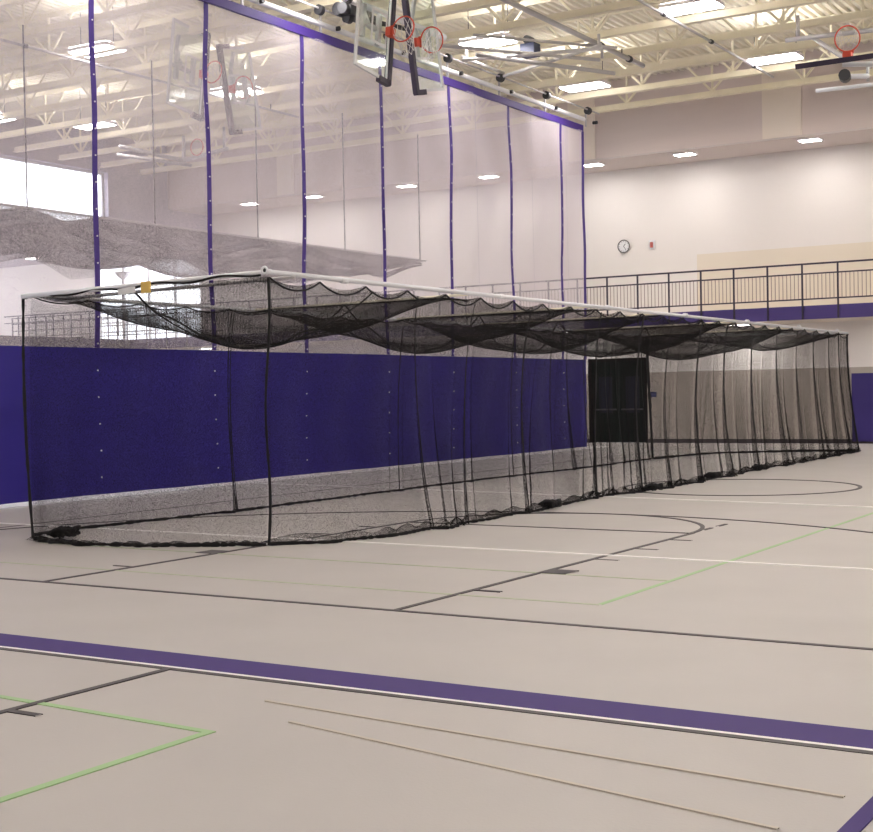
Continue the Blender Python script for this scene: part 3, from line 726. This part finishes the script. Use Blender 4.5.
# dark masts running up from the near pair
# folded grey frame with the blue motor
ff = empty('folded_hoop_frame', (-14, 27, 9.0)); tag(ff, 'folded grey pipe frame under the trusses with a blue motor', 'folded frame')
for a, b_, r in (((-15.6,26.4,8.95),(-12.6,27.3,8.95),.05), ((-15.4,25.2,9.0),(-13.2,28.4,9.0),.05), ((-15.6,28.3,8.95),(-12.6,27.2,9.0),.05), ((-15.6,26.4,9.02),(-15.6,28.3,9.02),.045), ((-15.0,26.0,8.9),(-13.3,29.4,8.9),.06), ((-14.6,25.2,9.1),(-12.6,28.0,9.1),.04)):
    MB().tube([a, b_], r*.8, 8).build('frame_pipe', M_pipe3, ff, smooth=True)
for x, y in ((-15.6,26.6),(-13.0,28.1),(-12.7,27.3)): MB().tube([(x,y,8.95),(x,y,9.27)], .03, 6).build('hanger', M_pipe2, ff)
mo = MB().box(-14.6,-14.25,27.25,27.55,9.05,9.33).build('motor', M_blue, ff)
MB().disc((-14.45,27.4,9.42), (0,1,0), .09, .25, 12).build('motor_drum', M_dark, mo)

# roof pipes running away towards the back wall
def pipe(x, y0, y1, z, r, label, m, discs=()):
    t = empty('roof_pipe', (x, (y0+y1)/2, z)); tag(t, label, 'pipe')
    MB().tube([(x, y0, z), (x, y1, z)], r, 8).build('pipe', m, t, smooth=True)
    for y in discs: MB().disc((x, y, z), (0,1,0), r+.02, .10, 14).build('collar', M_dark, t)
    for y in (y0+.8, y1-1.2): MB().tube([(x, y, z), (x, y, 9.3)], .014, 5).build('hanger', M_dark, t)
    return t
pipe(-10.8, 20, 33.2, 9.17, .028, 'thin dark pipe with collars sloping across the upper right', M_pipe2, (26.3, 29.0, 31.8))
pipe(-12.88, 14, 30.1, 9.15, .055, 'thick grey pipe under the trusses right of the hanging hoops', M_pipe2, (27.8, 29.3))
pipe(-22.9, 12, 30.0, 9.15, .03, 'thin dark pipe beyond the curtain at the upper left', M_pipe2, (20.5, 27))
pipe(-15.2, 12, 25.0, 9.1, .07, 'thick pale pipe just right of the curtain head', M_pipe, (19.4, 21.5))
wi = empty('hoist_winch', (-15.6, 22.0, 9.1)); tag(wi, 'dark winch motor under the trusses, left of the hanging hoops', 'winch')
wi.location = (-15.6, 22.0, 9.1)
MB().box(-15.65,-15.35,21.6,22.3,9.0,9.2).build('gearbox', M_dark, wi)
MB().tube([(-15.5,21.95,9.2),(-15.5,21.95,9.28)], .03, 6).build('hanger', M_dark, wi)
for dx, dy, dz, rr in ((-.1,-.45,.02,.13),(.12,-.6,-.03,.11),(.0,-.3,-.14,.10),(.02,.5,-.02,.12)):
    MB().disc((-15.5+dx, 22.0+dy, 9.1+dz), (0,1,0), rr, .12, 14).build('drum', M_dark, wi)
MB().tube([(-15.5,22.5,9.08),(-15.2,23.6,9.08)], .05, 8).build('drive_shaft', M_dark, wi)
wi.location = (-15.72, 22.4, 9.07)
# far folded hoop beyond the curtain
h6 = empty('folded_hoop_frame', (-27.2, 29.8, 8.6)); tag(h6, 'dark folded hoop frame seen through the mesh between first and second straps', 'folded frame')
for a, b_, r in (((-28.2,28.6,8.75),(-27.6,30.6,8.55),.06), ((-27.6,30.6,8.55),(-25.7,30.3,8.65),.06), ((-28.6,28.9,8.6),(-27.4,30.7,8.4),.05), ((-27.6,30.6,8.4),(-27.6,30.6,9.27),.05), ((-25.8,30.3,8.6),(-25.8,30.3,9.27),.04)):
    MB().tube([a, b_], r, 8).build('frame_pipe', M_pipe2, h6, smooth=True)
MB().tube([(-26.33+.23*math.cos(a), 29.74, 8.68+.23*math.sin(a)) for a in [2*PI*i/20 for i in range(20)]], .016, 6, closed=True).build('rim', M_orange, h6)

# ------------------------------------------------------------------ world, exposure
w = bpy.data.worlds.new('daylight'); sc.world = w; w.use_nodes = True
bg = w.node_tree.nodes['Background']; bg.inputs[0].default_value = (.93,.95,1.0,1); bg.inputs[1].default_value = 3.0
sc.view_settings.view_transform = 'Standard'; sc.view_settings.look = 'None'
sc.view_settings.exposure = 1.0; sc.view_settings.gamma = 1.0; sc.view_settings.use_curve_mapping = False
sc.cycles.transparent_max_bounces = 40
sc.cycles.max_bounces = 6; sc.cycles.diffuse_bounces = 4
sc.cycles.sample_clamp_indirect = 8
